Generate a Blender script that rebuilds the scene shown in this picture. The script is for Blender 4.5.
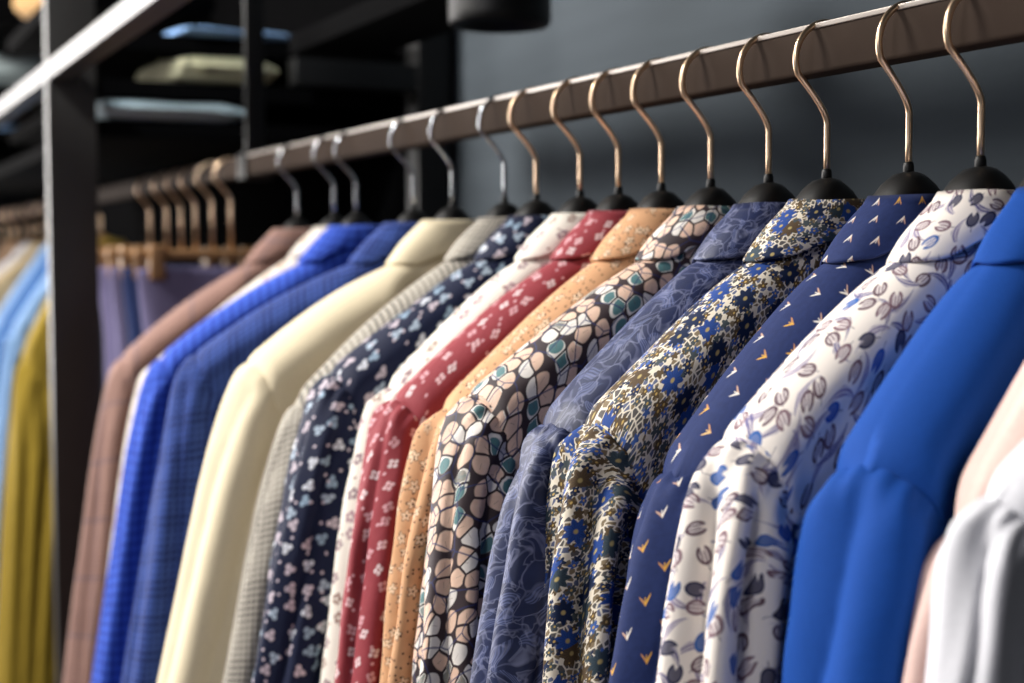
import bpy, bmesh, math, random
from mathutils import Vector, Matrix, noise
random.seed(7)
PI = math.pi
sc = bpy.context.scene
for o in list(bpy.data.objects): bpy.data.objects.remove(o)

# ------------------------------------------------------------------ camera, world, lights, exposure
EYE = 1.5
ANG = math.atan(702/1450)                      # angle between the view and the rail
cam_d = bpy.data.cameras.new('camera'); cam = bpy.data.objects.new('camera', cam_d)
sc.collection.objects.link(cam); sc.camera = cam
cam_d.sensor_width = 36; cam_d.lens = 36*1450/1024
cam.location = (0, -.62, EYE)
fw = Vector((-math.cos(ANG), math.sin(ANG), 0)); pitch = math.atan(86.5/1450)
fw = Vector((fw.x*math.cos(pitch), fw.y*math.cos(pitch), -math.sin(pitch)))
cam.rotation_euler = fw.to_track_quat('-Z', 'Y').to_euler()
cam_d.clip_start = .02
cam_d.dof.use_dof = True; cam_d.dof.focus_distance = .93; cam_d.dof.aperture_fstop = 4.6

w = bpy.data.worlds.new('world'); sc.world = w; w.use_nodes = True
w.node_tree.nodes['Background'].inputs[0].default_value = (.9, .93, 1, 1)
w.node_tree.nodes['Background'].inputs[1].default_value = .07

def area(name, loc, target, size, power, col, size_y=None):
    d = bpy.data.lights.new(name, 'AREA'); d.energy = power; d.color = col
    d.shape = 'RECTANGLE'; d.size = size; d.size_y = size_y or size
    o = bpy.data.objects.new(name, d); sc.collection.objects.link(o); o.location = loc
    o.rotation_euler = (Vector(target)-Vector(loc)).to_track_quat('-Z', 'Y').to_euler()
    return o
area('ceiling_spot_bank', (-2.6, -1.9, 3.2), (-1.2, -.1, 1.4), .9, 175, (1, .965, .91), .9)
area('left_reflection_fill', (-6.2, -2.3, 1.9), (-1.5, -.2, 1.6), 2.2, 165, (1, .96, .93), 2.2)  # added area light, no window there; brightens frame fronts by grazing reflection
def spot(name, loc, target, power, ang, col):
    d = bpy.data.lights.new(name, 'SPOT'); d.energy = power; d.color = col; d.spot_size = math.radians(ang); d.spot_blend = .5; d.shadow_soft_size = .04
    o = bpy.data.objects.new(name, d); sc.collection.objects.link(o); o.location = loc
    o.rotation_euler = (Vector(target)-Vector(loc)).to_track_quat('-Z', 'Y').to_euler()
spot('added_shelf_spot', (-1.5, -1.1, 2.6), (-2.46, -.03, 1.79), 60, 17, (.95, 1, 1))  # added narrow spot to brighten the folded clothes on the shelves, no real fixture
area('camera_side_fill', (-.2, -2.6, 2.5), (-1.0, .2, 1.5), .8, 14, (.97, .95, 1), .8)  # added fill from the camera side, lifts the wall and the +X faces

sc.view_settings.view_transform = 'Standard'; sc.view_settings.look = 'None'
sc.view_settings.gamma = 1; sc.view_settings.exposure = .35
sc.view_settings.use_curve_mapping = False

# ------------------------------------------------------------------ node expression helper
class G:
    """builds a material's node graph"""
    def __init__(self, name):
        self.m = bpy.data.materials.new(name); self.m.use_nodes = True
        self.t = self.m.node_tree; self.n = self.t.nodes; self.l = self.t.links
        self.b = self.n['Principled BSDF']
    def put(self, sock, v):
        if isinstance(v, S): self.l.new(v.s, sock)
        elif isinstance(v, (tuple, list)): sock.default_value = tuple(v)+(1,) if len(sock.default_value) == 4 and len(v) == 3 else v
        else: sock.default_value = v
    def math(self, op, *a):
        x = self.n.new('ShaderNodeMath'); x.operation = op
        for i, v in enumerate(a): self.put(x.inputs[i], v)
        return S(self, x.outputs[0])
    def uv(self):
        x = self.n.new('ShaderNodeUVMap'); x.uv_map = 'uv'
        s = self.n.new('ShaderNodeSeparateXYZ'); self.l.new(x.outputs[0], s.inputs[0])
        return S(self, s.outputs[0]), S(self, s.outputs[1])
    def obj(self):
        x = self.n.new('ShaderNodeTexCoord')
        s = self.n.new('ShaderNodeSeparateXYZ'); self.l.new(x.outputs['Object'], s.inputs[0])
        return tuple(S(self, s.outputs[i]) for i in range(3))
    def vec(self, u, v, z=0.0):
        c = self.n.new('ShaderNodeCombineXYZ')
        for i, q in enumerate((u, v, z)): self.put(c.inputs[i], q)
        return S(self, c.outputs[0])
    def stamp(self, u, v, rnd):
        """cell-local coordinates, three random numbers of the cell, distance"""
        x = self.n.new('ShaderNodeTexVoronoi'); x.voronoi_dimensions = '2D'; x.inputs['Scale'].default_value = 1
        x.inputs['Randomness'].default_value = rnd
        self.put(x.inputs['Vector'], self.vec(u, v))
        p = self.n.new('ShaderNodeSeparateXYZ'); self.l.new(x.outputs['Position'], p.inputs[0])
        c = self.n.new('ShaderNodeSeparateColor'); self.l.new(x.outputs['Color'], c.inputs[0])
        return u-S(self, p.outputs[0]), v-S(self, p.outputs[1]), [S(self, c.outputs[i]) for i in range(3)], S(self, x.outputs['Distance'])
    def edge(self, u, v, rnd):
        x = self.n.new('ShaderNodeTexVoronoi'); x.voronoi_dimensions = '2D'; x.inputs['Scale'].default_value = 1
        x.feature = 'DISTANCE_TO_EDGE'; x.inputs['Randomness'].default_value = rnd
        self.put(x.inputs['Vector'], self.vec(u, v)); return S(self, x.outputs['Distance'])
    def noise(self, u, v, scale, detail=2, z=0.0):
        x = self.n.new('ShaderNodeTexNoise'); x.inputs['Scale'].default_value = scale; x.inputs['Detail'].default_value = detail
        self.put(x.inputs['Vector'], self.vec(u, v, z)); return S(self, x.outputs[0])
    def rot(self, x, y, a):
        c, s = self.math('COSINE', a), self.math('SINE', a)
        return x*c+y*s, y*c-x*s
    def lt(self, a, b, k=25.0):                # soft a < b
        q = (b-a)*k+.5 if isinstance(b, S) else (a*(-1.0)+b)*k+.5
        r = self.math('MAXIMUM', q, 0.0); return self.math('MINIMUM', r, 1.0)
    def gt(self, a, b, k=25.0): return 1.0-self.lt(a, b, k)
    def mix(self, f, a, b):
        x = self.n.new('ShaderNodeMix'); x.data_type = 'RGBA'
        self.put(x.inputs[0], f); self.put(x.inputs[6], a); self.put(x.inputs[7], b); return S(self, x.outputs[2])
    def pick(self, r, cols):                   # colour by a random number: [(upto, colour), ...]
        out = cols[-1][1]
        for up, c in reversed(cols[:-1]): out = self.mix(self.lt(r, up, 200), out, c)
        return out
    def bump(self, h, strength=.3, dist=.001):
        x = self.n.new('ShaderNodeBump'); x.inputs['Strength'].default_value = strength; x.inputs['Distance'].default_value = dist
        self.put(x.inputs['Height'], h); self.l.new(x.outputs[0], self.b.inputs['Normal'])
    def done(self, col, rough=.8, sheen=.25, metal=0.0, spec=.16, weave=True):
        self.put(self.b.inputs['Base Color'], col); self.b.inputs['Roughness'].default_value = rough
        self.b.inputs['Sheen Weight'].default_value = sheen*.25; self.b.inputs['Sheen Roughness'].default_value = .4
        self.b.inputs['Metallic'].default_value = metal; self.b.inputs['Specular IOR Level'].default_value = spec
        if weave:
            u, v = self.uv()
            h = self.math('SINE', u*9000.0)+self.math('SINE', v*9000.0)+self.noise(u, v, 90, 3)*8.0
            self.bump(h, .12, .0006)
        return self.m
class S:
    def __init__(self, g, s): self.g, self.s = g, s
    def __add__(self, o): return self.g.math('ADD', self, o)
    __radd__ = __add__
    def __sub__(self, o): return self.g.math('SUBTRACT', self, o)
    def __rsub__(self, o): return self.g.math('SUBTRACT', o, self)
    def __mul__(self, o): return self.g.math('MULTIPLY', self, o)
    __rmul__ = __mul__
    def __truediv__(self, o): return self.g.math('DIVIDE', self, o)
    def __abs__(self): return self.g.math('ABSOLUTE', self)
def hyp(g, x, y): return g.math('SQRT', x*x+y*y)
def hexc(h):
    h = h.lstrip('#'); r = []
    for i in (0, 2, 4):
        c = int(h[i:i+2], 16)/255; r.append(c/12.92 if c <= .04045 else ((c+.055)/1.055)**2.4)
    return tuple(r)

# ------------------------------------------------------------------ fabrics
def fab_plain(name, col, rough=.8, sheen=.3):
    g = G(name); u, v = g.uv(); n = g.noise(u, v, 400, 3)
    return g.done(g.mix(n, tuple(c*.88 for c in hexc(col)), tuple(min(1, c*1.1) for c in hexc(col))), rough, sheen)

def fab_tulip():
    g = G('white_cotton_with_tulip_print'); u, v = g.uv()
    col = hexc('#f4ebe2')
    for sc_, off, rr in ((44.0, .37, .31), (40.0, 7.7, .36)):
        x, y, r, d = g.stamp(u*sc_+off, v*sc_+off, .75)
        x, y = g.rot(x, y, r[0]*6.28)
        yy = y+x*x*1.0
        th = .10-abs(x)*.19
        m = g.lt(abs(yy), th, 30)*g.lt(abs(x), .5)*g.gt(r[1], .12, 200)
        st = g.gt(g.math('SINE', yy*75.0), -.35, 3)
        col = g.mix(m*(st*.6+.35), col, g.pick(r[2], [(.5, hexc('#5f5a8a')), (1, hexc('#8a80a2'))]))
    x, y, r, d = g.stamp(u*73.0, v*66.0, .62)
    x, y = g.rot(x, y, r[0]*4.2+.5)
    e = hyp(g, x/.38, y/.28)
    notch = g.lt(abs(y)-x*.5, -.06, 18)*g.gt(x, .12)
    inside = g.lt(e, 1.0, 9)*(1.0-notch)
    lines = g.gt(g.math('SINE', y*48.0+x*x*14.0), .05, 4)
    rim = g.gt(e, .7, 9)
    tone = g.pick(r[1], [(.24, hexc('#23284a')), (.4, hexc('#2a5fa8')), (.7, hexc('#5e4450')), (1, hexc('#7a5b66'))])
    dark = g.lt(r[1], .38, 200)
    cover = inside*g.math('MAXIMUM', rim, g.math('MAXIMUM', lines*.75, dark*.85))
    col = g.mix(inside, col, hexc('#dcd2d2'))
    col = g.mix(cover, col, tone)
    stem = g.lt(abs(y+.12*(x+.36)), .02, 40)*g.lt(x, -.33)*g.gt(x, -.62)
    col = g.mix(stem*.8, col, hexc('#5c5468'))
    return g.done(col, .75, .15)

def fab_arrow():
    g = G('navy_cotton_with_arrowhead_print'); u, v = g.uv(); k = 62.0
    row = v*k; ri = g.math('FLOOR', row); off = g.math('MODULO', abs(ri), 2.0)*.5
    cu = u*k*.82+off; x = cu-g.math('FLOOR', cu)-.5; y = row-ri-.5
    rn = g.n.new('ShaderNodeTexWhiteNoise'); rn.noise_dimensions = '2D'; g.put(rn.inputs['Vector'], g.vec(g.math('FLOOR', cu), ri)); r = S(g, rn.outputs[0])
    # bird-foot arrow: two swept wings and a short spine, point towards -v
    x, y = x*1.4, y*1.15
    wing = g.lt(abs(y-abs(x)*1.7+.2), .10-abs(x)*.28, 18)*g.lt(abs(x), .2, 25)
    spine = g.lt(abs(x), .018, 30)*g.lt(abs(y+.06), .14, 25)
    m = g.math('MAXIMUM', wing, spine)
    n = g.noise(u, v, 300, 2)
    base = g.mix(n, hexc('#1a2650'), hexc('#243466'))
    ink = g.mix(g.lt(r, .3, 200), hexc('#e3ddd4'), hexc('#d9a648'))
    ink = g.mix(g.gt(x, .03)*.75, ink, hexc('#b07a5c'))
    return g.done(g.mix(m, base, ink), .78, .15)

def flower(g, x, y, r, n, rad, amp, rnd_rot=True):
    a = g.math('ARCTAN2', y, x)
    if rnd_rot: a = a+r[0]*6.28
    return g.lt(hyp(g, x, y), g.math('COSINE', a*float(n))*amp+rad, 22)

def blobs(g, x, y, r, n, R_, br):
    """n round petals about the cell's middle"""
    st = 2*PI/n; a = g.math('ARCTAN2', y, x)+r[0]*6.28
    a = a-g.math('ROUND', a/st)*st; rr = hyp(g, x, y)
    return g.lt(g.math('SQRT', g.math('ABSOLUTE', rr*rr+R_*R_-rr*g.math('COSINE', a)*(2*R_))), br, 22)

def fab_floral():
    g = G('cream_cotton_with_dense_blue_floral_print'); u, v = g.uv()
    col = hexc('#e6dccb')
    e = g.edge(u*270.0, v*270.0, 1); x, y, r, d = g.stamp(u*270.0, v*270.0, 1)
    col = g.mix(g.gt(e, .13, 8)*.9, col, g.pick(r[0], [(.3, hexc('#2b2a33')), (.6, hexc('#6d5a3c')), (.8, hexc('#3c4e7a')), (1, hexc('#e3d8c4'))]))
    for s, o in ((135.0, .3), (115.0, 3.1)):
        x, y, r, d = g.stamp(u*s+o, v*s+o, .9)
        col = g.mix(flower(g, x, y, r, 5, .31, .09)*g.lt(r[1], .75, 200), col, g.pick(r[2], [(.3, hexc('#5d4c36')), (.5, hexc('#23304f')), (.72, hexc('#3f5fa3')), (1, hexc('#4a5358'))]))
        col = g.mix(g.lt(d, .09, 20)*g.lt(r[1], .6, 200), col, hexc('#c9a864'))
    x, y, r, d = g.stamp(u*55.0, v*55.0, .85)
    on = g.lt(r[1], .8, 200)
    tone = g.pick(r[2], [(.3, hexc('#27488f')), (.6, hexc('#182748')), (.8, hexc('#36454f')), (1, hexc('#5b4a36'))])
    col = g.mix(flower(g, x, y, r, 8, .36, .075)*on, col, tone)
    col = g.mix(g.lt(abs(g.math('SINE', (g.math('ARCTAN2', y, x)+r[0]*6.28)*8.0)), .3, 5)*g.lt(d, .32)*g.gt(d, .1)*on*.35, col, hexc('#11182e'))
    col = g.mix(g.lt(d, .075, 20)*on, col, hexc('#b3a06a'))
    return g.done(col, .75, .12)

def fab_paisley():
    g = G('indigo_satin_with_scroll_print'); u, v = g.uv()
    n1 = g.noise(u, v, 42, 1); n2 = g.noise(u, v, 42, 1, 5.0)
    uu = u+(n1-.5)*.028; vv = v+(n2-.5)*.028
    x, y, r, d = g.stamp(uu*50.0, vv*50.0, 1)
    col = g.mix(g.noise(u, v, 70, 2), hexc('#0f1838'), hexc('#22305f'))
    x, y = g.rot(x, y, r[0]*6.28)
    lf = g.lt(hyp(g, x/.45, (y+x*x*.8)/.17), 1.0, 8)
    st = g.gt(g.math('SINE', y*80.0), -.1, 3)
    col = g.mix(lf*(st*.45+.15), col, hexc('#66719f'))
    e = g.edge(uu*70.0+3.0, vv*70.0, 1)
    col = g.mix(g.lt(e, .045, 18)*.3, col, hexc('#8288ad'))
    c2 = g.noise(uu, vv, 75, 2)
    col = g.mix(g.lt(abs(c2-.5), .02, 30)*.35, col, hexc('#9a9fc0'))
    return g.done(col, .5, .05, spec=.4)

def fab_petal():
    g = G('brown_cotton_with_peach_and_teal_petal_print'); u, v = g.uv()
    wu = u+(g.noise(u, v, 60, 1)-.5)*.006; k = 78.0
    U, V = wu*k*1.12, v*k*.88
    e = g.edge(U, V, .78); x, y, r, d = g.stamp(U, V, .78)
    col = hexc('#33242a')
    cell = g.gt(e, .062, 22)*g.lt(d, .52, 16)
    tone = g.pick(r[0], [(.58, hexc('#eccdb8')), (.8, hexc('#4f7a7e')), (1, hexc('#e5ded8'))])
    tone = g.mix(g.lt(r[0], .64, 200)*g.noise(u, v, 300, 3)*.6, tone, hexc('#d7a98d'))
    col = g.mix(cell, col, tone)
    col = g.mix(g.gt(e, .07, 40)*g.lt(e, .115, 40)*cell*g.gt(r[0], .5, 200), col, hexc('#efe8df'))
    xr, yr = g.rot(x, y, r[1]*6.28)
    cres = g.gt(hyp(g, xr-.12, yr), .42, 16)*cell*g.gt(r[0], .6, 200)
    col = g.mix(cres, col, hexc('#e9e2da'))
    vein = g.lt(abs(yr), .014, 60)*g.lt(abs(xr-.15), .16)*cell
    col = g.mix(vein*.5, col, hexc('#6b4038'))
    col = g.mix(g.lt(abs(g.edge(U*.55+3.3, V*.55, 1)), .022, 40)*.8, col, hexc('#2a3366'))
    return g.done(col, .62, .12, spec=.4)

def fab_peach():
    g = G('peach_cotton_with_small_blossom_print'); u, v = g.uv()
    col = g.mix(g.noise(u, v, 90, 2), hexc('#c8956c'), hexc('#dbac84'))
    x, y, r, d = g.stamp(u*85.0, v*85.0, .8)
    on = g.lt(r[1], .65, 200)
    col = g.mix(flower(g, x, y, r, 5, .33, .1)*on, col, hexc('#6b4a3a'))
    col = g.mix(flower(g, x, y, r, 5, .27, .09)*on, col, hexc('#e8c9a8'))
    col = g.mix(g.lt(d, .07, 20)*on, col, hexc('#5a3428'))
    x, y, r, d = g.stamp(u*210.0, v*210.0, 1)
    col = g.mix(g.lt(d, .17, 12)*g.lt(r[0], .45, 200), col, hexc('#4a3029'))
    return g.done(col, .78, .15)

def fab_sprig(name, base, base2, inks, k, n, rad, amp, dens, dots, rough=.7, core=None):
    g = G(name); u, v = g.uv()
    col = g.mix(g.noise(u, v, 200, 2), hexc(base), hexc(base2))
    x, y, r, d = g.stamp(u*k, v*k, .6)
    tone = g.pick(r[2], [((i+1)/len(inks), hexc(c)) for i, c in enumerate(inks)])
    on = g.lt(r[1], dens, 200)
    tex = g.gt(g.noise(u, v, 700, 1), .42, 8)
    col = g.mix(blobs(g, x, y, r, n, rad, amp)*on*(tex*.6+.4), col, tone)
    if core: col = g.mix(g.lt(d, .06, 20)*on, col, hexc(core))
    if dots:
        x, y, r, d = g.stamp(u*k*1.25+4.4, v*k*1.25+1.7, .9)
        col = g.mix(g.lt(d, .1, 18)*g.lt(r[0], dots, 200), col, hexc(inks[-1]))
    return g.done(col, rough, .15)

def fab_check(name, base, line, k, lw, amt, second=None, wide=0):
    """woven check: k fine lines a metre, over-check every `wide` metres"""
    g = G(name); u, v = g.uv()
    col = g.mix(g.noise(u, v, 500, 2)*.5, hexc(base), tuple(c*.8 for c in hexc(base)))
    for q in (u, v):
        m = g.gt(g.math('SINE', q*(k*6.2832)), lw, 2.5)
        if wide:
            band = g.gt(g.math('SINE', q*(6.2832/wide)), -.1, 3); m = m*(band*.4+.6)
        col = g.mix(m*amt, col, hexc(line))
        if second:
            s = g.gt(g.math('SINE', q*(6.2832/wide)+1.3), .985, 60)
            col = g.mix(s*.3, col, hexc(second))
    return g.done(col, .85, .3)

M = {}
M['tulip'] = fab_tulip(); M['arrow'] = fab_arrow(); M['floral'] = fab_floral(); M['paisley'] = fab_paisley()
M['petal'] = fab_petal(); M['peach'] = fab_peach()
M['red'] = fab_sprig('dusty_red_cotton_with_pale_blossoms', '#8a333c', '#973e46', ['#dfb9bd', '#e4d0d2', '#d6a5ac'], 60.0, 4, .15, .105, .85, .6)
M['white'] = fab_sprig('off_white_cotton_with_mauve_blossoms', '#e9e2d6', '#f1ebe0', ['#7d5c6c', '#a5808c', '#8d6b60'], 58.0, 5, .2, .12, .7, .4)
M['navy'] = fab_sprig('dark_navy_cotton_with_pale_blue_sprigs', '#141a33', '#1b2340', ['#b5c6d8', '#dfe3ec', '#9db6cc', '#d6c8d2'], 58.0, 3, .17, .145, .9, .5)
M['blue'] = fab_plain('royal_blue_brushed_cotton', '#12489c', .8, .12)
M['pink'] = fab_plain('pale_pink_cotton', '#e2c2b8', .7, .2)
M['paleshirt'] = fab_plain('white_cotton', '#dcdce2', .7, .2)
M['cream'] = fab_plain('cream_linen', '#e8dabb', .85, .3)
M['greycheck'] = fab_check('light_grey_glen_check_wool', '#c6bfb2', '#57524f', 170.0, .1, .75, None, .07)
M['navycheck'] = fab_check('navy_blue_checked_wool', '#4562b4', '#141f50', 135.0, -.2, .8, None, .035)
M['gingham'] = fab_check('bright_blue_gingham_wool', '#4a70e0', '#182c8c', 88.0, 0, .6)
M['blotch'] = fab_sprig('cream_cotton_with_tan_spots', '#d8cfc4', '#e4dcd0', ['#b5927a', '#a8a09c'], 40.0, 3, .18, .14, .7, .3)
M['brown'] = fab_check('pinkish_brown_checked_tweed', '#a07f74', '#6b4f4a', 170.0, 0, .5, '#44506a', .075)
M['mustard'] = fab_plain('mustard_wool', '#9c8430', .85, .4)
M['lightblue'] = fab_plain('light_blue_cotton', '#86aad8', .75, .2)
M['midblue'] = fab_plain('mid_blue_cotton', '#3f6fae', .75, .2)
M['sand'] = fab_plain('sand_cotton', '#cbb48c', .8, .3)
M['purple'] = fab_plain('dusky_purple_cotton', '#736d90', .8, .3)
M['darkblue'] = fab_plain('dark_blue_cotton', '#22305a', .8, .3)
M['charcoal'] = fab_plain('charcoal_wool', '#1b1b20', .85, .2)
M['paleknit'] = fab_plain('pale_grey_knit', '#a9b6b8', .85, .3)
M['icecloth'] = fab_plain('ice_blue_cotton', '#b5c9d2', .8, .2)
M['oatknit'] = fab_plain('oat_coloured_knit', '#c8c3a0', .85, .3)
M['brownknit'] = fab_plain('brown_knit', '#4f4038', .85, .3)
M['tan'] = fab_plain('tan_cloth', '#b08a58', .85, .2)

def simple(name, col, rough=.5, metal=0.0, spec=.5, nz=0.0, bumpy=0.0):
    g = G(name); x, y, z = g.obj(); n = g.noise(x, y, 30, 3, z)
    c = hexc(col); lo = tuple(q*(1-nz) for q in c); hi = tuple(min(1, q*(1+nz)) for q in c)
    g.done(g.mix(n, lo, hi), rough, 0, metal, spec, weave=False)
    if bumpy: g.bump(g.noise(x, y, 400, 2, z), bumpy, .0005)
    return g.m
M['rail'] = simple('bronze_powder_coated_steel', '#41362f', .75, 0, .03, .12, .1)
M['lip'] = simple('brushed_pale_metal', '#a39a92', .35, .3, .5, .05)
M['frame'] = simple('dark_grey_powder_coated_steel', '#2e2b29', .42, .1, .5, .1, .1)
M['black'] = simple('matt_black_plastic', '#0e0d0d', .5, 0, .4, .1)
M['blackmetal'] = simple('black_painted_steel', '#0c0c0d', .5, .1, .4, .1)
M['gold'] = simple('polished_champagne_wire', '#f4d4b2', .33, 1, .5, .03)
M['silver'] = simple('polished_chrome_wire', '#c9cdd2', .2, 1, .5, .03)
M['wood'] = simple('pale_beech_wood', '#9a7550', .5, 0, .4, .2)
M['shelf'] = simple('black_stained_board', '#09090a', .95, 0, .02, .15)
M['button'] = simple('dark_horn_button', '#2a2118', .35, 0, .5, .2)

# ------------------------------------------------------------------ mesh helpers
def link(name, me, mat, parent=None):
    o = bpy.data.objects.new(name, me); sc.collection.objects.link(o)
    if mat: me.materials.append(mat)
    if parent: o.parent = parent
    return o
def tag(o, label, cat, group=None, kind=None):
    if label: o['label'] = label
    if cat: o['category'] = cat
    if group: o['group'] = group
    if kind: o['kind'] = kind
    return o
def empty(name, loc, rz=0.0):
    o = bpy.data.objects.new(name, None); sc.collection.objects.link(o); o.location = loc; o.rotation_euler = (0, 0, rz)
    o.empty_display_size = .05; return o
def grid_mesh(name, P, UV, wrap=False, caps=False):
    """P[i][j] points; wrap joins the last j to the first; UV has one extra column when wrapped"""
    ni, nj = len(P), len(P[0]); me = bpy.data.meshes.new(name)
    vs = [p for row in P for p in row]; fs = []; uvs = []
    for i in range(ni-1):
        for j in range(nj if wrap else nj-1):
            k = (j+1) % nj
            fs.append((i*nj+j, i*nj+k, (i+1)*nj+k, (i+1)*nj+j))
            uvs += [UV[i][j], UV[i][j+1], UV[i+1][j+1], UV[i+1][j]]
    if caps:
        fs.append(tuple(range(nj-1, -1, -1))); uvs += [(0, 0)]*nj
        fs.append(tuple((ni-1)*nj+j for j in range(nj))); uvs += [(0, 0)]*nj
    me.from_pydata(vs, [], fs); me.update()
    ul = me.uv_layers.new(name='uv')
    for i, q in enumerate(uvs): ul.data[i].uv = q
    me.polygons.foreach_set('use_smooth', [True]*len(me.polygons))
    bm = bmesh.new(); bm.from_mesh(me); bmesh.ops.recalc_face_normals(bm, faces=bm.faces); bm.to_mesh(me); bm.free()
    return me
def tube(name, pts, rad, mat, parent=None, seg=12):
    pts = [Vector(p) for p in pts]; P = []; UV = []
    ref = Vector((1, 0, 0)); L = 0
    for i, p in enumerate(pts):
        t = (pts[min(i+1, len(pts)-1)]-pts[max(i-1, 0)]).normalized()
        a = (ref-t*ref.dot(t)).normalized(); b = t.cross(a); ref = a
        r = rad[i] if isinstance(rad, list) else rad
        P.append([p+(a*math.cos(2*PI*j/seg)+b*math.sin(2*PI*j/seg))*r for j in range(seg)])
        UV.append([(j*.001, i*.001) for j in range(seg+1)])
    return link(name, grid_mesh(name, P, UV, True, True), mat, parent)
def box(name, lo, hi, mat, parent=None, bev=.002, seg=2):
    bm = bmesh.new(); bmesh.ops.create_cube(bm, size=1)
    for v in bm.verts: v.co = Vector([(lo[i]+hi[i])/2+v.co[i]*(hi[i]-lo[i]) for i in range(3)])
    if bev: bmesh.ops.bevel(bm, geom=bm.edges[:], offset=bev, segments=seg, affect='EDGES', profile=.7)
    me = bpy.data.meshes.new(name); bm.to_mesh(me); bm.free(); me.uv_layers.new(name='uv')
    me.polygons.foreach_set('use_smooth', [True]*len(me.polygons))
    o = link(name, me, mat, parent); return o
def sm(a, b, x):
    t = max(0, min(1, (x-a)/(b-a))); return t*t*(3-2*t)
def lerp(a, b, t): return a+(b-a)*t
def catmull(pts, t):
    n = len(pts)-1; f = min(max(t, 0), .99999)*n; i = int(f); f -= i
    g = lambda k: pts[max(0, min(n, k))]
    p0, p1, p2, p3 = g(i-1), g(i), g(i+1), g(i+2)
    return tuple(.5*((2*b)+(c-a)*f+(2*a-5*b+4*c-d)*f*f+(3*b-a-3*c+d)*f**3) for a, b, c, d in zip(p0, p1, p2, p3))

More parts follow.
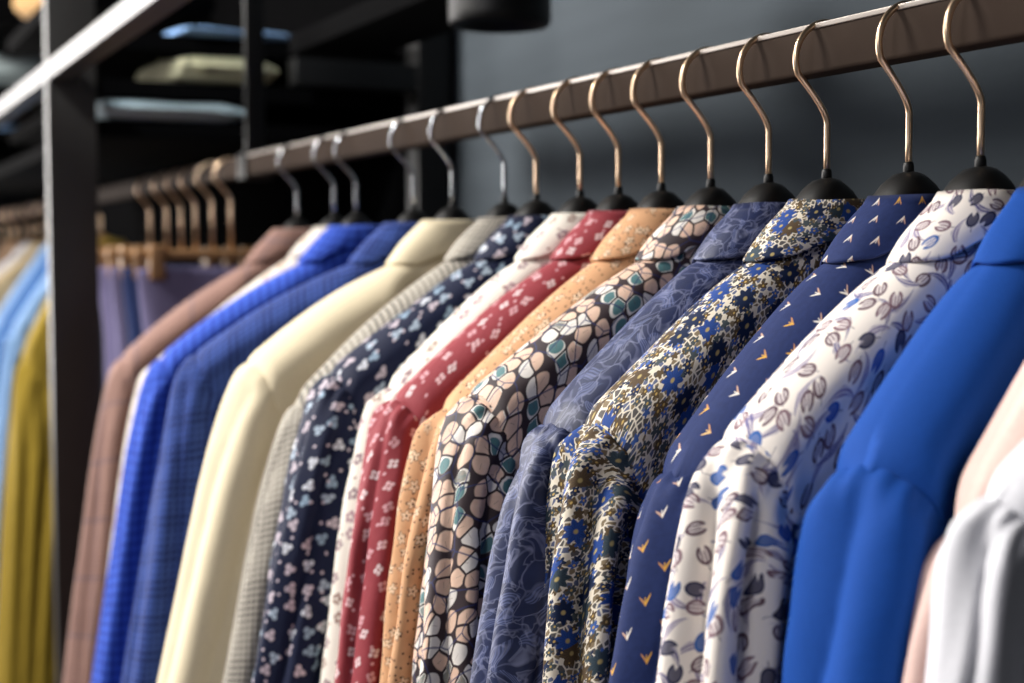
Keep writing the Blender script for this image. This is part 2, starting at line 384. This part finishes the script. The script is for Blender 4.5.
# ------------------------------------------------------------------ garments (local: -Y is the side near the camera, Z from eye level)
def make_garment(name, label, cat, group, s, yaw, w, ht, mat, T=.03, seed=0, fold=1.0, lean=.10, hn=-.014,
                 leaf=(.026, .062), ctop=.038, sw=.115, length=.78, pleat=3.2, both=True, rough_fold=.0018, pad=0.0, seamstep=.0016, collar_mat=None):
    rnd = random.Random(seed); ph = [rnd.uniform(0, 6.28) for _ in range(12)]
    w -= .007; ht -= .006; hn += .011
    root = empty(name, (-s, 0, EYE), -yaw)
    tag(root, label, cat, group)
    nz = lambda p, k, q=0: noise.noise(Vector((p[0]*k+seed*3.1, p[1]*k+q, p[2]*k)))
    def ridge(y):
        a = abs(y)
        if a < .055: return lerp(hn+.025, hn, sm(.012, .060, a))
        t = (a-.055)/(w-.055)
        z = lerp(hn, ht, t) + pad*.012*math.sin(min(t, 1)*PI) + .0065*math.sin(min(t, 1)**.65*PI)*(1-pad)
        return z - .009*sm(w-.030, w-.014, a)
    r0 = T*.80
    def thick(y, d):
        a = abs(y); tb = T+.0015*math.sin(ph[0]+y*9)
        tb = lerp(min(tb, .030), tb, sm(.04, .09, a))
        t = tb*(.93+.07*sm(.02, .1, a))
        return t*(1-.45*sm(w-.10, w-.01, a)*sm(.04, .16, d))*(1-.6*sm(w-.034, w-.014, a))
    # body
    ny, nq, nr = 100, 66, 14
    P = []; UV = []
    for i in range(ny+1):
        y = (-1+2*i/ny)*(w-.014); zr = ridge(y); row = []; uv = []
        prof = []                                   # half profile from the ridge down: (x, drop)
        for k in range(nr+1):
            al = k/nr*PI/2; prof.append((thick(y, 0)*math.sin(al), r0*(1-math.cos(al))))
        for k in range(1, nq+1):
            d = (length-.05)*(k/nq)**1.5; prof.append((None, r0+d))
        half = []
        for (x, d) in prof:
            if x is None: x = max(thick(y, d-r0), .004)
            half.append((x, d))
        dist = [0]
        for k in range(1, len(half)): dist.append(dist[-1]+math.hypot(half[k][0]-half[k-1][0], half[k][1]-half[k-1][1]))
        for sgn in (-1, 1):
            rng = range(len(half)-1, -1, -1) if sgn < 0 else range(1, len(half))
            for k in rng:
                x, d = half[k]; z = zr-d
                yy = y*(1-.10*sm(.0, .28, d))
                g = sm(.03, .22, d)*fold
                fx = g*(.0055*math.sin(yy*62+ph[1+(sgn > 0)]+1.5*math.sin(z*7+ph[3]))+.0035*math.sin(yy*120+ph[4]+z*5))
                dg = sm(.01, .09, d)*fold*.0045*math.sin((yy*.8+z)*60+ph[5])*sm(w, .08, abs(y))
                n_ = rough_fold*fold*(nz((x*2, yy, z), 26)+.5*nz((x*2, yy, z), 60, 4))*sm(0, .03, d)
                n0 = .0022*fold*nz((sgn, yy, z), 14, 9)
                row.append(Vector((sgn*max(.003, x+fx+dg+n_), yy, z+n0)))
                uv.append((y, -sgn*dist[k]))
        P.append(row); UV.append(uv)
    link('body', grid_mesh('body', P, UV), mat, root)
    # sleeves
    for sd in ((-1, 1) if both else (-1,)):
        O = [(w-.024, ht+.0165), (w-.012, ht+.008), (w-.004, ht-.008), (w-.001+lean*.04, ht-.042), (w+.002+lean*.11, ht-.11), (w+.002+lean*.23, ht-.23), (w+.002+lean*.42, ht-.42), (w+.002+lean*.7, ht-.75)]
        I = [(w-sw+.016, ht-.125), (w-sw+.010, ht-.145), (w-sw+.008, ht-.165), (w-sw+.014, ht-.185), (w-sw+.018, ht-.215), (w-sw+.022+lean*.16, ht-.28), (w-sw+.03+lean*.35, ht-.43), (w-sw+.04+lean*.6, ht-.75)]
        np_, nc = 150, 128; P = []; UV = []; arc = 0; last = None
        for i in range(np_+1):
            t = (i/np_)**1.35; oy, oz = catmull(O, t); iy, iz = catmull(I, t)
            if last: arc += math.hypot(oy-last[0], oz-last[1])
            last = (oy, oz)
            cy, cz = (oy+iy)/2, (oz+iz)/2; hy, hz = (oy-iy)/2, (oz-iz)/2; hw = math.hypot(hy, hz)
            row = []; uv = []; arcl = 0; lastp = None
            fg = sm(.05, .30, t)*fold
            for j in range(nc):
                th = 2*PI*j/nc; c, s_ = math.cos(th), math.sin(th)
                base = lerp(thick(w-.03, .02)+.0006, T*1.04, sm(0, .25, t))
                ec = min(.9, lerp(r0, base*.8, sm(0, .2, t))/hw)      # rounded ends, flat flanks
                k4 = j/nc*4                                           # 0..1 outer cap half, 1..2 flank ...
                if k4 < .5 or k4 >= 3.5:
                    al = (k4 if k4 < .5 else k4-4)*PI; cc = 1-ec+ec*math.cos(al); ss = math.sin(al)
                elif k4 < 1.5: cc = lerp(1-ec, -(1-ec), k4-.5); ss = 1.0
                elif k4 < 2.5: al = (k4-1.5)*PI; cc = -(1-ec)-ec*math.sin(al); ss = math.cos(al)
                else: cc = lerp(-(1-ec), 1-ec, k4-2.5); ss = -1.0
                s_ = ss; tuck = 1-.16*sm(.012, 0, t)
                x = ss*base*tuck*(1-.45*sm(.2, -1, cc)*sm(.30, .08, t))
                # vertical folds: displacement along the ring's normal, by position round the ring
                rp = j/nc*2*PI
                nf = round(pleat*3)
                co = rp*nf*.5+ph[7]+1.3*math.sin(t*3.1+ph[8])+.8*math.sin(rp+ph[6])
                f = (abs(math.sin(co))**.8-.62)*lerp(.009, .016, sm(.1, .6, t))*fg
                f += .0035*fg*math.sin(rp*nf*1.0+ph[9]+t*4+1.2*math.sin(rp*2))
                f += .0012*fold*sm(.03, .06, t)*sm(.35, .1, t)*math.sin(rp*26+ph[10])
                f -= .0028*math.exp(-((t-.045)/.009)**2)               # the armhole seam's groove
                nx_, nq_ = (ss, (cc-math.copysign(1-ec, cc))/ec if abs(cc) > 1-ec else 0)
                ln = math.hypot(nx_, nq_) or 1
                x += f*nx_/ln; q = cc*(1-.05*sm(.012, 0, t)) + f*nq_/ln/hw
                p = Vector((x, cy+hy*q, cz+hz*q))
                p.x += rough_fold*1.1*fold*nz((x*2, p.y, p.z), 30, 2)*sm(0, .1, t)
                p.y += .0015*fold*nz((x*2, p.y, p.z), 20, 7)
                row.append(p if sd > 0 else Vector((p.x, -p.y, p.z)))
            al_ = [0]
            for j in range(nc): al_.append(al_[-1]+(row[(j+1) % nc]-row[j]).length)
            dy, dz = (iy-oy)/(2*hw), (iz-oz)/(2*hw)
            for j in range(nc+1):
                a_ = al_[j] if j <= nc*3//4 else al_[j]-al_[nc]
                uv.append((oy+a_*dy+sd, oz+a_*dz))
            P.append(row); UV.append(uv)
        link('sleeve', grid_mesh('sleeve', P, UV, True), mat, root)
    # collar: fall over the neck, open towards the front (-X)
    ax0, ay0 = min(T-.003, .026), leaf[0]; ax1, ay1 = min(T+.0035, .0335), leaf[1]
    nth, nv = 72, 20; P = []; UV = []
    for i in range(nth+1):
        th = PI+.28+(2*PI-.56)*i/nth                  # starts and ends by the front opening
        c, s_ = math.cos(th), math.sin(th); row = []; uv = []
        front = sm(.25, .9, -c)                       # 1 at the front
        zlow = ridge(abs(s_)*ay1)+.0025-.55*r0*abs(c)**2.5 - front*.02
        def pt(ax, ay, z): return Vector((math.copysign(abs(c)**.9, c)*ax, math.copysign(abs(s_)**.9, s_)*ay, z))
        stand = ctop-.004-front*.012
        prof = [(ax0*.78, ay0*.80, -.02), (ax0*.80, ay0*.84, .0), (ax0*.84, ay0*.88, stand-.012), (ax0*.88, ay0*.93, stand-.002), (ax0*.96, ay0*1.0, stand+.003), (ax0*1.05, ay0*1.12, stand-.002)]
        acc = 0; lp = None
        for k in range(6): row.append(pt(*prof[k]))
        for k in range(1, nv+1):
            t = k/nv; bulge = math.sin(t*PI)*.0025
            row.append(pt(lerp(prof[5][0], ax1, t**.8)+bulge*.6, lerp(prof[5][1], ay1, t)+bulge, lerp(prof[5][2], zlow, t)))
        e = row[-1]; row.append(Vector((e.x*.965, e.y*.98, e.z-.0012))); row.append(Vector((e.x*.9, e.y*.95, e.z+.004)))
        for k, p in enumerate(row):
            n_ = .0012*fold*nz(p, 30, 3); row[k] = Vector((p.x*(1+n_*12), p.y, p.z+n_))
            if lp is not None: acc += (p-lp).length
            lp = p; uv.append((th*(ay0+ay1)*.42+.5, acc+.3))
        P.append(row); UV.append(uv)
    link('collar', grid_mesh('collar', P, UV), collar_mat or mat, root)
    return root

def seam(root, w, ht, sw, T, mat):
    """a raised stitched seam round the near armhole"""
    return None

# ------------------------------------------------------------------ hangers
def hook_pts(top=.1558, R=.0258, zb=.050):
    zc = top-R; pts = [(0, 0, zb), (0, 0, .070), (0, 0, .088)]
    for k in range(1, 6):
        t = k/6; a = Vector((0, .0, .088)); b = Vector((0, -.0005, .098)); c = Vector((0, -R*.93, zc-R*.38))
        pts.append(tuple((1-t)**2*a+2*t*(1-t)*b+t*t*c))
    a0 = PI+.38; a1 = .1
    for k in range(0, 25):
        a = lerp(a0, a1, k/24); pts.append((0, R*math.cos(a), zc+R*math.sin(a)))
    return pts
RAIL_TOP = .154
def make_hanger(label, group, s, yaw, w, ht, metal, lean=0.0, wood=False, hn=-.014, hyaw=0.0, T=.03):
    w -= .010; ht -= .013
    root = empty('clothes_hanger', (-s, 0, EYE), -yaw)
    tag(root, label, 'hanger', group)
    h = tube('hook', hook_pts(), .00215, metal, root, 12)
    h.rotation_euler = (0, 0, hyaw)
    f = tube('ferrule', [(0, 0, .046), (0, 0, .0555), (0, 0, .0575), (0, 0, .058)], [.0036, .0034, .003, .0026], M['black'], root, 14)
    P = []; UV = []; n = 56; we = w-.03
    for i in range(n+1):
        y = -we+2*we*i/n; a = abs(y)
        t = max(0, (a-.055)/(w-.055)); zr = lerp(hn, ht, t)
        ztop = lerp(.0525-.034*(a/.03)**2 if a < .03 else .0185-(a-.03)*1.6, zr-.010, sm(.022, .07, a))
        hz = lerp(.026, .009, sm(.01, .08, a)); hx = lerp(.0195, min(.011, T*.36), sm(.02, .06, a))+.002*sm(.1, we, a)
        if a > we-.012: q = math.sqrt(max(0.02, 1-((a-we+.012)/.012)**2)); hz *= q; hx *= q
        cz = ztop-hz
        row = []
        for j in range(20):
            th = 2*PI*j/20; c, s_ = math.cos(th), math.sin(th)
            row.append(Vector((math.copysign(abs(c)**.8, c)*hx, y, cz+math.copysign(abs(s_)**.8, s_)*hz)))
        P.append(row); UV.append([(0, 0)]*21)
    link('shoulder_bar', grid_mesh('shoulder_bar', P, UV, True, True), M['wood'] if wood else M['black'], root)
    return root

# ------------------------------------------------------------------ room shell
def wall_mat():
    g = G('slate_grey_painted_wall'); x, y, z = g.obj()
    n = g.noise(x*.35, z*3.0, 9, 3, y); n2 = g.noise(x, z, 120, 2, y)
    g.done(g.mix(n, hexc('#41484f'), hexc('#4f575e')), .8, 0, 0, .25, weave=False); g.bump(n2+n*2.0, .25, .002); return g.m
def floor_mat():
    g = G('dark_oak_floor'); x, y, z = g.obj()
    pl = g.math('FRACT', y*7.0); n = g.noise(x*.4, y*6.0, 6, 4)
    g.done(g.mix(g.lt(pl, .03, 60), g.mix(n, hexc('#3a2c22'), hexc('#57443a')), hexc('#120d0a')), .5, 0, 0, .4, weave=False); return g.m
def ceil_mat():
    g = G('dark_painted_ceiling'); x, y, z = g.obj()
    g.done(g.mix(g.noise(x, y, 20, 2), hexc('#26272a'), hexc('#303236')), .9, 0, 0, .2, weave=False); return g.m
for nm, lo, hi, m in (('wall_back', (-8, .42, 0), (1.5, .54, 3.4), wall_mat()), ('floor', (-8, -4, -.1), (1.5, .42, 0), floor_mat()),
                      ('wall_left', (-8.12, -4, 0), (-8, .54, 3.4), bpy.data.materials['slate_grey_painted_wall']),
                      ('ceiling', (-8, -4, 3.4), (1.5, .54, 3.5), ceil_mat())):
    o = box(nm, lo, hi, m, None, 0); o['kind'] = 'structure'

# ------------------------------------------------------------------ the rack
def bar(root, nm, x0, x1, y0, y1, z0, z1, mat, bev=.002): return box(nm, (x0, y0, z0), (x1, y1, z1), mat, root, bev)
r = empty('garment_rail', (-1.1, 0, EYE)); tag(r, 'long bronze square clothes rail carrying the patterned shirts and the jackets', 'clothes rail')
bar(r, 'bar', -1.09, 1.05, -.011, .011, RAIL_TOP-.0325, RAIL_TOP, M['rail'], .0028)
bar(r, 'edge_strip', -1.088, 1.04, -.0122, -.0100, RAIL_TOP-.0032, RAIL_TOP+.0004, M['lip'], .0006)
bar(r, 'end_bracket', -1.101, -1.088, -.016, .03, RAIL_TOP-.037, RAIL_TOP+.003, M['blackmetal'], .001)
r2 = empty('garment_rail', (-4.0, 0, EYE)); tag(r2, 'far bronze clothes rail behind the dark post with pale wire hooks crowded on it', 'clothes rail')
bar(r2, 'bar', -3.2, 1.775, -.011, .011, RAIL_TOP-.0325, RAIL_TOP, M['rail'], .0028)
bar(r2, 'end_bracket', 1.773, 1.785, -.016, .03, RAIL_TOP-.037, RAIL_TOP+.003, M['blackmetal'], .001)

fr = empty('shelving_frame', (-2.43, -.27, 0)); tag(fr, 'dark steel shop fitting frame with a pale lit edge at the left', 'shelving frame')
def fbar(nm, x0, x1, y0, y1, z0, z1, mat=None, bev=.002): return bar(fr, nm, x0+2.43, x1+2.43, y0+.27, y1+.27, z0, z1, mat or M['frame'], bev)
fbar('post', -2.458, -2.428, -.27, -.193, 0, 2.6)
fbar('post', -5.0, -4.97, -.27, -.193, 0, 2.6)
fbar('post', -.1, -.07, .28, .36, 0, 2.6, M['blackmetal'])
fbar('top_beam', -6.8, -.3, -.2705, -.235, EYE+.279, EYE+.309)
fbar('post', -2.41, -2.358, .34, .40, 0, 2.6, M['blackmetal'])
fbar('back_panel', -7.2, -2.412, .345, .38, 0, 2.6, M['shelf'], 0)
fbar('rail_hanger_strap', -2.192, -2.184, -.014, .016, EYE+RAIL_TOP, 2.6, M['blackmetal'], .001)
fbar('bracket', -2.40, -2.36, .12, .34, EYE+.285, EYE+.33, M['blackmetal'])

# ------------------------------------------------------------------ shelves and folded clothes of the far bays
def shelf(label, x0, x1, y0, y1, z, th=.028):
    o = box('shelf_board', (x0, y0, EYE+z-th), (x1, y1, EYE+z), M['shelf'], None, .003); return tag(o, label, 'shelf', None)
def folded(label, x, y, z, lx, ly, h, mat, rz=0.0, n=1, seed=1, cat='folded clothing', group=None):
    """a folded garment: soft stack of layers with rounded folds"""
    P = []; UV = []; rnd = random.Random(seed); nx, nt = 30, 48
    for i in range(nx+1):
        u = -1+2*i/nx; e = (1-abs(u)**6)**.5 if abs(u) < 1 else 0.0
        e = max(e, .05); row = []
        for j in range(nt):
            th = 2*PI*j/nt; c, s_ = math.cos(th), math.sin(th)
            yy = math.copysign(abs(c)**.45, c)*ly/2; zz = math.copysign(abs(s_)**.6, s_)*h/2*e
            k = 1+.03*math.sin(zz/h*6.28*n*2+seed)
            sag = .12*h*math.sin(u*2.2+seed)*max(0, s_)
            p = Vector((u*lx/2*(1+.02*math.sin(j)), yy*k, zz+h/2+sag+.22*h*noise.noise(Vector((u*3+seed, yy*14, zz*20)))*max(0, s_)))
            row.append(p)
        P.append(row); UV.append([(u*lx/2, j/nt*2*(ly+h)) for j in range(nt+1)])
    o = link('folded_garment', grid_mesh('folded_garment', P, UV, True, True), mat)
    o.location = (x, y, EYE+z); o.rotation_euler = (0, 0, rz); return tag(o, label, cat, group)

shelf('black shelf board over the far rail carrying the ice blue folded cloth', -4.9, -2.44, -.19, .335, .222)
shelf('black shelf board above the ice blue cloth, carrying the oat knit', -3.6, -2.44, -.19, .335, .288)
shelf('black shelf board above the oat knit, carrying the blue folded sheet', -3.6, -2.44, -.19, .335, .366)
shelf('wide black shelf board fixed above and behind the near rail beside the pendant lamp', -2.17, -.3, .05, .18, .335, .03)
folded('ice blue folded cotton shirt on the lowest shelf just right of the dark post', -2.57, -.07, .222, .3, .24, .040, M['icecloth'], .05, 1, 2)
folded('oat coloured folded knit on the shelf right of the dark post', -2.55, .015, .288, .26, .17, .052, M['oatknit'], .1, 2, 3)
folded('light blue folded sheet of cloth on the topmost shelf by the bright beam', -2.57, .03, .366, .3, .2, .018, M['lightblue'], .15, 1, 4)

# far left bay
folded('pale grey folded knit on the shelf left of the dark post under the bright beam', -4.35, -.16, .43, .5, .3, .11, M['paleknit'], 0, 2, 5)
shelf('black shelf board in the far left bay under the pale grey knit', -4.9, -3.9, -.23, .335, .43, .03)
folded('brown folded knit lying on the light blue shirt left of the dark post', -4.35, -.14, .352, .5, .3, .034, M['brownknit'], 0, 1, 6)
folded('light blue folded shirt under the brown knit left of the dark post', -4.35, -.14, .318, .5, .32, .034, M['lightblue'], 0, 1, 7)
shelf('black shelf board in the far left bay under the light blue shirt', -4.9, -3.9, -.23, .335, .316, .02)
folded('charcoal folded garment on the lowest shelf of the far left bay', -4.35, -.14, .224, .5, .32, .05, M['charcoal'], 0, 1, 8)
folded('tan folded blanket high up at the top left corner', -4.3, -.09, .66, .6, .56, .24, M['tan'], .2, 1, 9)
shelf('black shelf board at the top left under the tan blanket', -4.9, -3.8, -.23, .335, .66, .085)
folded('tan folded garment at the top just right of the dark post above the bright beam', -3.2, -.13, .50, .3, .1, .1, M['tan'], .2, 1, 10)
shelf('short black shelf board under the tan garment behind the bright beam', -3.6, -2.8, -.19, .1, .50, .03)

# pendant
p = empty('pendant_lamp', (-1.52, .10, EYE+.262)); tag(p, 'black drum shaped pendant lamp, unlit, hanging at the top behind the rail', 'lamp')
def lathe(name, prof, mat, parent, seg=40):
    P = [[Vector((r_*math.cos(2*PI*j/seg), r_*math.sin(2*PI*j/seg), z)) for j in range(seg)] for r_, z in prof]
    return link(name, grid_mesh(name, P, [[(0, 0)]*(seg+1)]*len(prof), True, False), mat, parent)
lathe('lamp_shade', [(.002, .012), (.045, .011), (.052, .001), (.056, 0), (.0585, .004), (.059, .012), (.059, .15), (.057, .158), (.02, .16), (.004, .165)], M['blackmetal'], p)
tube('cord', [(0, 0, .16), (0, 0, .9), (0, 0, 1.63)], .003, M['black'], p, 8)

# ------------------------------------------------------------------ the garments on the near rail, from the right
SH = 'shirts on the near rail'
G_ = [
 # name label cat s yaw w ht mat kwargs
 ('shirt', 'plain white shirt at the right edge, nearest of all and blurred', .430, 11, .198, -.112, 'paleshirt', dict(T=.020, seed=21, pleat=2.8, lean=.05)),
 ('shirt', 'pale pink shirt, a sliver between the royal blue and the plain white shirt', .505, 0, .168, -.135, 'pink', dict(T=.020, seed=1, pleat=2.5, lean=.1)),
 ('shirt', 'plain royal blue shirt between the white tulip print and the pale pink shirt', .591, -12, .186, -.111, 'blue', dict(T=.032, seed=2, pleat=1.7, fold=.75, lean=.12)),
 ('shirt', 'white shirt printed with small purple and blue tulips and curling leaves', .650, -1, .20, -.108, 'tulip', dict(T=.031, seed=3, lean=.13)),
 ('shirt', 'navy shirt printed with small white and gold arrowheads', .712, -2, .20, -.133, 'arrow', dict(T=.031, seed=4, pleat=2.2, fold=.8, lean=.1)),
 ('shirt', 'cream shirt covered with dense blue and brown small flowers', .793, 1, .205, -.115, 'floral', dict(T=.034, seed=5, lean=.05)),
 ('shirt', 'shiny indigo shirt with a pale scrolling print between dense floral and petal print', .859, -5, .21, -.119, 'paisley', dict(T=.032, seed=6, lean=.16)),
 ('shirt', 'dark brown shirt covered in peach and teal petals', .933, 2, .225, -.109, 'petal', dict(T=.035, seed=7, lean=.08)),
 ('shirt', 'peach shirt with tiny brown flowers between red and petal print', 1.004, -1, .218, -.125, 'peach', dict(T=.033, seed=8, lean=.12)),
 ('shirt', 'dusty red shirt with scattered pale pink blossoms', 1.073, .5, .23, -.123, 'red', dict(T=.034, seed=9, lean=.12)),
 ('shirt', 'off white shirt with mauve blossoms showing behind the red shirt', 1.141, 2, .206, -.12, 'white', dict(T=.033, seed=10, lean=.13)),
 ('shirt', 'dark navy shirt with pale blue three petalled sprigs', 1.228, 2, .23, -.115, 'navy', dict(T=.035, seed=11, lean=.18)),
 ('blazer', 'light grey glen check blazer between cream jacket and navy sprig shirt', 1.297, 8, .235, -.150, 'greycheck', dict(T=.034, seed=12, fold=.35, pad=1, lean=.2)),
 ('blazer', 'plain cream linen jacket', 1.426, .5, .252, -.117, 'cream', dict(T=.05, seed=13, fold=.4, pad=1, lean=.22, sw=.13, leaf=(.034, .075))),
 ('blazer', 'dark blue finely checked wool jacket left of the cream jacket', 1.537, 17, .275, -.120, 'navycheck', dict(T=.045, seed=14, fold=.45, pad=1, lean=.16, sw=.14, leaf=(.034, .075))),
 ('blazer', 'bright blue gingham jacket showing behind the dark blue checked one', 1.729, 13, .27, -.135, 'gingham', dict(T=.038, seed=15, fold=.45, pad=1, lean=.16, sw=.13, leaf=(.034, .075))),
 ('shirt', 'cream shirt with tan spots, a sliver beside the brown tweed jacket', 1.814, 13, .262, -.150, 'blotch', dict(T=.028, seed=16, fold=.5, lean=.14)),
 ('blazer', 'pinkish brown checked tweed jacket beside the dark post', 1.974, 13, .27, -.150, 'brown', dict(T=.045, seed=17, fold=.4, pad=1, lean=.14, sw=.13, leaf=(.034, .075))),
]
HL = {'shirt': 'shirt', 'blazer': 'jacket'}
short = ['plain white shirt', 'pale pink shirt', 'plain royal blue shirt', 'white tulip print shirt', 'navy arrowhead print shirt', 'cream dense floral shirt', 'shiny indigo scroll print shirt', 'petal print shirt',
         'peach floral shirt', 'dusty red blossom shirt', 'off white mauve blossom shirt', 'dark navy sprig shirt', 'light grey check blazer', 'plain cream jacket', 'dark blue checked jacket', 'bright blue gingham jacket', 'cream tan spotted shirt', 'brown tweed jacket']
for i, (nm, lab, s, yaw, w_, ht, mk, kw) in enumerate(G_):
    make_garment(nm, lab, HL[nm], 'clothes on the near rail', s, math.radians(yaw), w_, ht, M[mk], **kw)
    metal = M['gold'] if i < 12 else M['silver']
    make_hanger('black hanger with %s wire hook inside the %s' % ('champagne' if i < 12 else 'chrome', short[i]), 'black hangers on the near rail', s, math.radians(yaw), w_, ht, metal, hyaw=math.radians(random.uniform(-6, 6)), T=kw['T'])

# ------------------------------------------------------------------ trousers on wooden clip hangers, far bay
def trouser(label, hl, s, yaw, mat, seed, half=.12):
    h = empty('trouser_hanger', (-s, 0, EYE), -yaw); tag(h, hl, 'hanger', 'wooden clip hangers on the far rail')
    tube('hook', hook_pts(zb=.01), .0026, M['gold'], h, 10)
    box('bar', (-.008, -.155, -.006), (.008, .155, .009), M['wood'], h, .004)
    for y in (-half, half): box('clip', (-.017, y-.012, -.04), (.017, y+.012, .016), M['wood'], h, .004)
    P = []; UV = []; rnd = random.Random(seed); a = rnd.uniform(0, 6)
    for i in range(31):
        z = -.022-.75*(i/30)**1.3; row = []
        for j in range(48):
            th = 2*PI*j/48; c, s_ = math.cos(th), math.sin(th)
            g = sm(0, .15, -z-.02)
            row.append(Vector((math.copysign(abs(s_)**.8, s_)*(.010+.016*g+.008*g*math.sin(c*7+a+z*4)), c*(half+.03-.01*g), z)))
        P.append(row); UV.append([(j/48*.6, z) for j in range(49)])
    t = link('trousers', grid_mesh('trousers', P, UV, True, True), mat); t.location = (-s, 0, EYE); t.rotation_euler = (0, 0, -yaw)
    tag(t, label, 'trousers', 'trousers on the far rail')
TR = [('dusky purple trousers nearest to the brown jacket on the far rail', 'wooden clip hanger nearest the rail joint', 2.33, .1, 'purple'),
      ('dark blue trousers second from the brown jacket on the far rail', 'wooden clip hanger second from the rail joint', 2.45, .2, 'darkblue'),
      ('dusky purple trousers third from the brown jacket on the far rail', 'wooden clip hanger third from the rail joint', 2.57, .05, 'purple'),
      ('dusky purple trousers fourth from the brown jacket on the far rail', 'wooden clip hanger fourth from the rail joint', 2.68, .15, 'purple'),
      ('charcoal trousers beside the dark post on the far rail', 'wooden clip hanger fifth from the rail joint', 2.80, .1, 'charcoal'),
      ('dark blue trousers just behind the dark post on the far rail', 'wooden clip hanger sixth from the rail joint', 2.95, .0, 'darkblue')]
for i, (l, hl, s, yw, mk) in enumerate(TR): trouser(l, hl, s, yw, M[mk], i+40)

# ------------------------------------------------------------------ left bay clothes
FAR = [('coat', 'mustard wool coat hanging left of the dark post', 'coat', 3.50, .05, .205, -.25, 'mustard', dict(hn=.01, length=1.15, T=.045, seed=31, fold=.6, pad=1, lean=.08, sw=.18, leaf=(.05, .1))),
       ('shirt', 'light blue shirt just behind the mustard coat', 'shirt', 3.75, .0, .20, -.20, 'lightblue', dict(T=.035, seed=32, lean=.1)),
       ('shirt', 'mid blue shirt behind the light blue one in the far left bay', 'shirt', 3.95, .0, .20, -.20, 'midblue', dict(T=.035, seed=33, lean=.1)),
       ('shirt', 'light blue shirt further back behind the mid blue one', 'shirt', 4.15, .0, .20, -.20, 'lightblue', dict(T=.035, seed=34)),
       ('shirt', 'sand coloured shirt at the left edge of the far left bay', 'shirt', 4.4, .0, .22, -.13, 'sand', dict(T=.035, seed=35)),
       ('shirt', 'white shirt farthest along the rail in the far left bay', 'shirt', 4.65, .0, .22, -.13, 'paleshirt', dict(T=.035, seed=36))]
for i, (nm, lab, cat, s, yaw, w_, ht, mk, kw) in enumerate(FAR):
    r = make_garment(nm, lab, cat, 'clothes in the far left bay', s, yaw, w_, ht, M[mk], **kw)
    make_hanger('wooden hanger inside the %s' % lab.split(' hanging')[0].split(' just')[0].split(' behind')[0].split(' further')[0].split(' at the')[0].split(' farthest')[0] + (' far back' if i == 3 else ''), 'wooden hangers in the far left bay', s, yaw, w_, ht, M['gold'], wood=True)
    if nm == 'coat':
        for k in range(4):
            me = bpy.data.meshes.new('button'); bm = bmesh.new(); bmesh.ops.create_cone(bm, cap_ends=True, segments=20, radius1=.011, radius2=.0095, depth=.004)
            bmesh.ops.rotate(bm, verts=bm.verts, matrix=Matrix.Rotation(PI/2, 3, 'Y')); bm.to_mesh(me); bm.free()
            b = link('button', me, M['button'], r); b.location = (.05, -.115, -.30-.13*k)
for k, s in enumerate((4.9, 5.1, 5.3)):
    make_hanger(('empty wooden hanger beyond the white shirt', 'empty wooden hanger second beyond the white shirt', 'empty wooden hanger at the far end of the rail')[k], 'wooden hangers in the far left bay', s, 0.05*k, .21, -.12, M['gold'], wood=True)
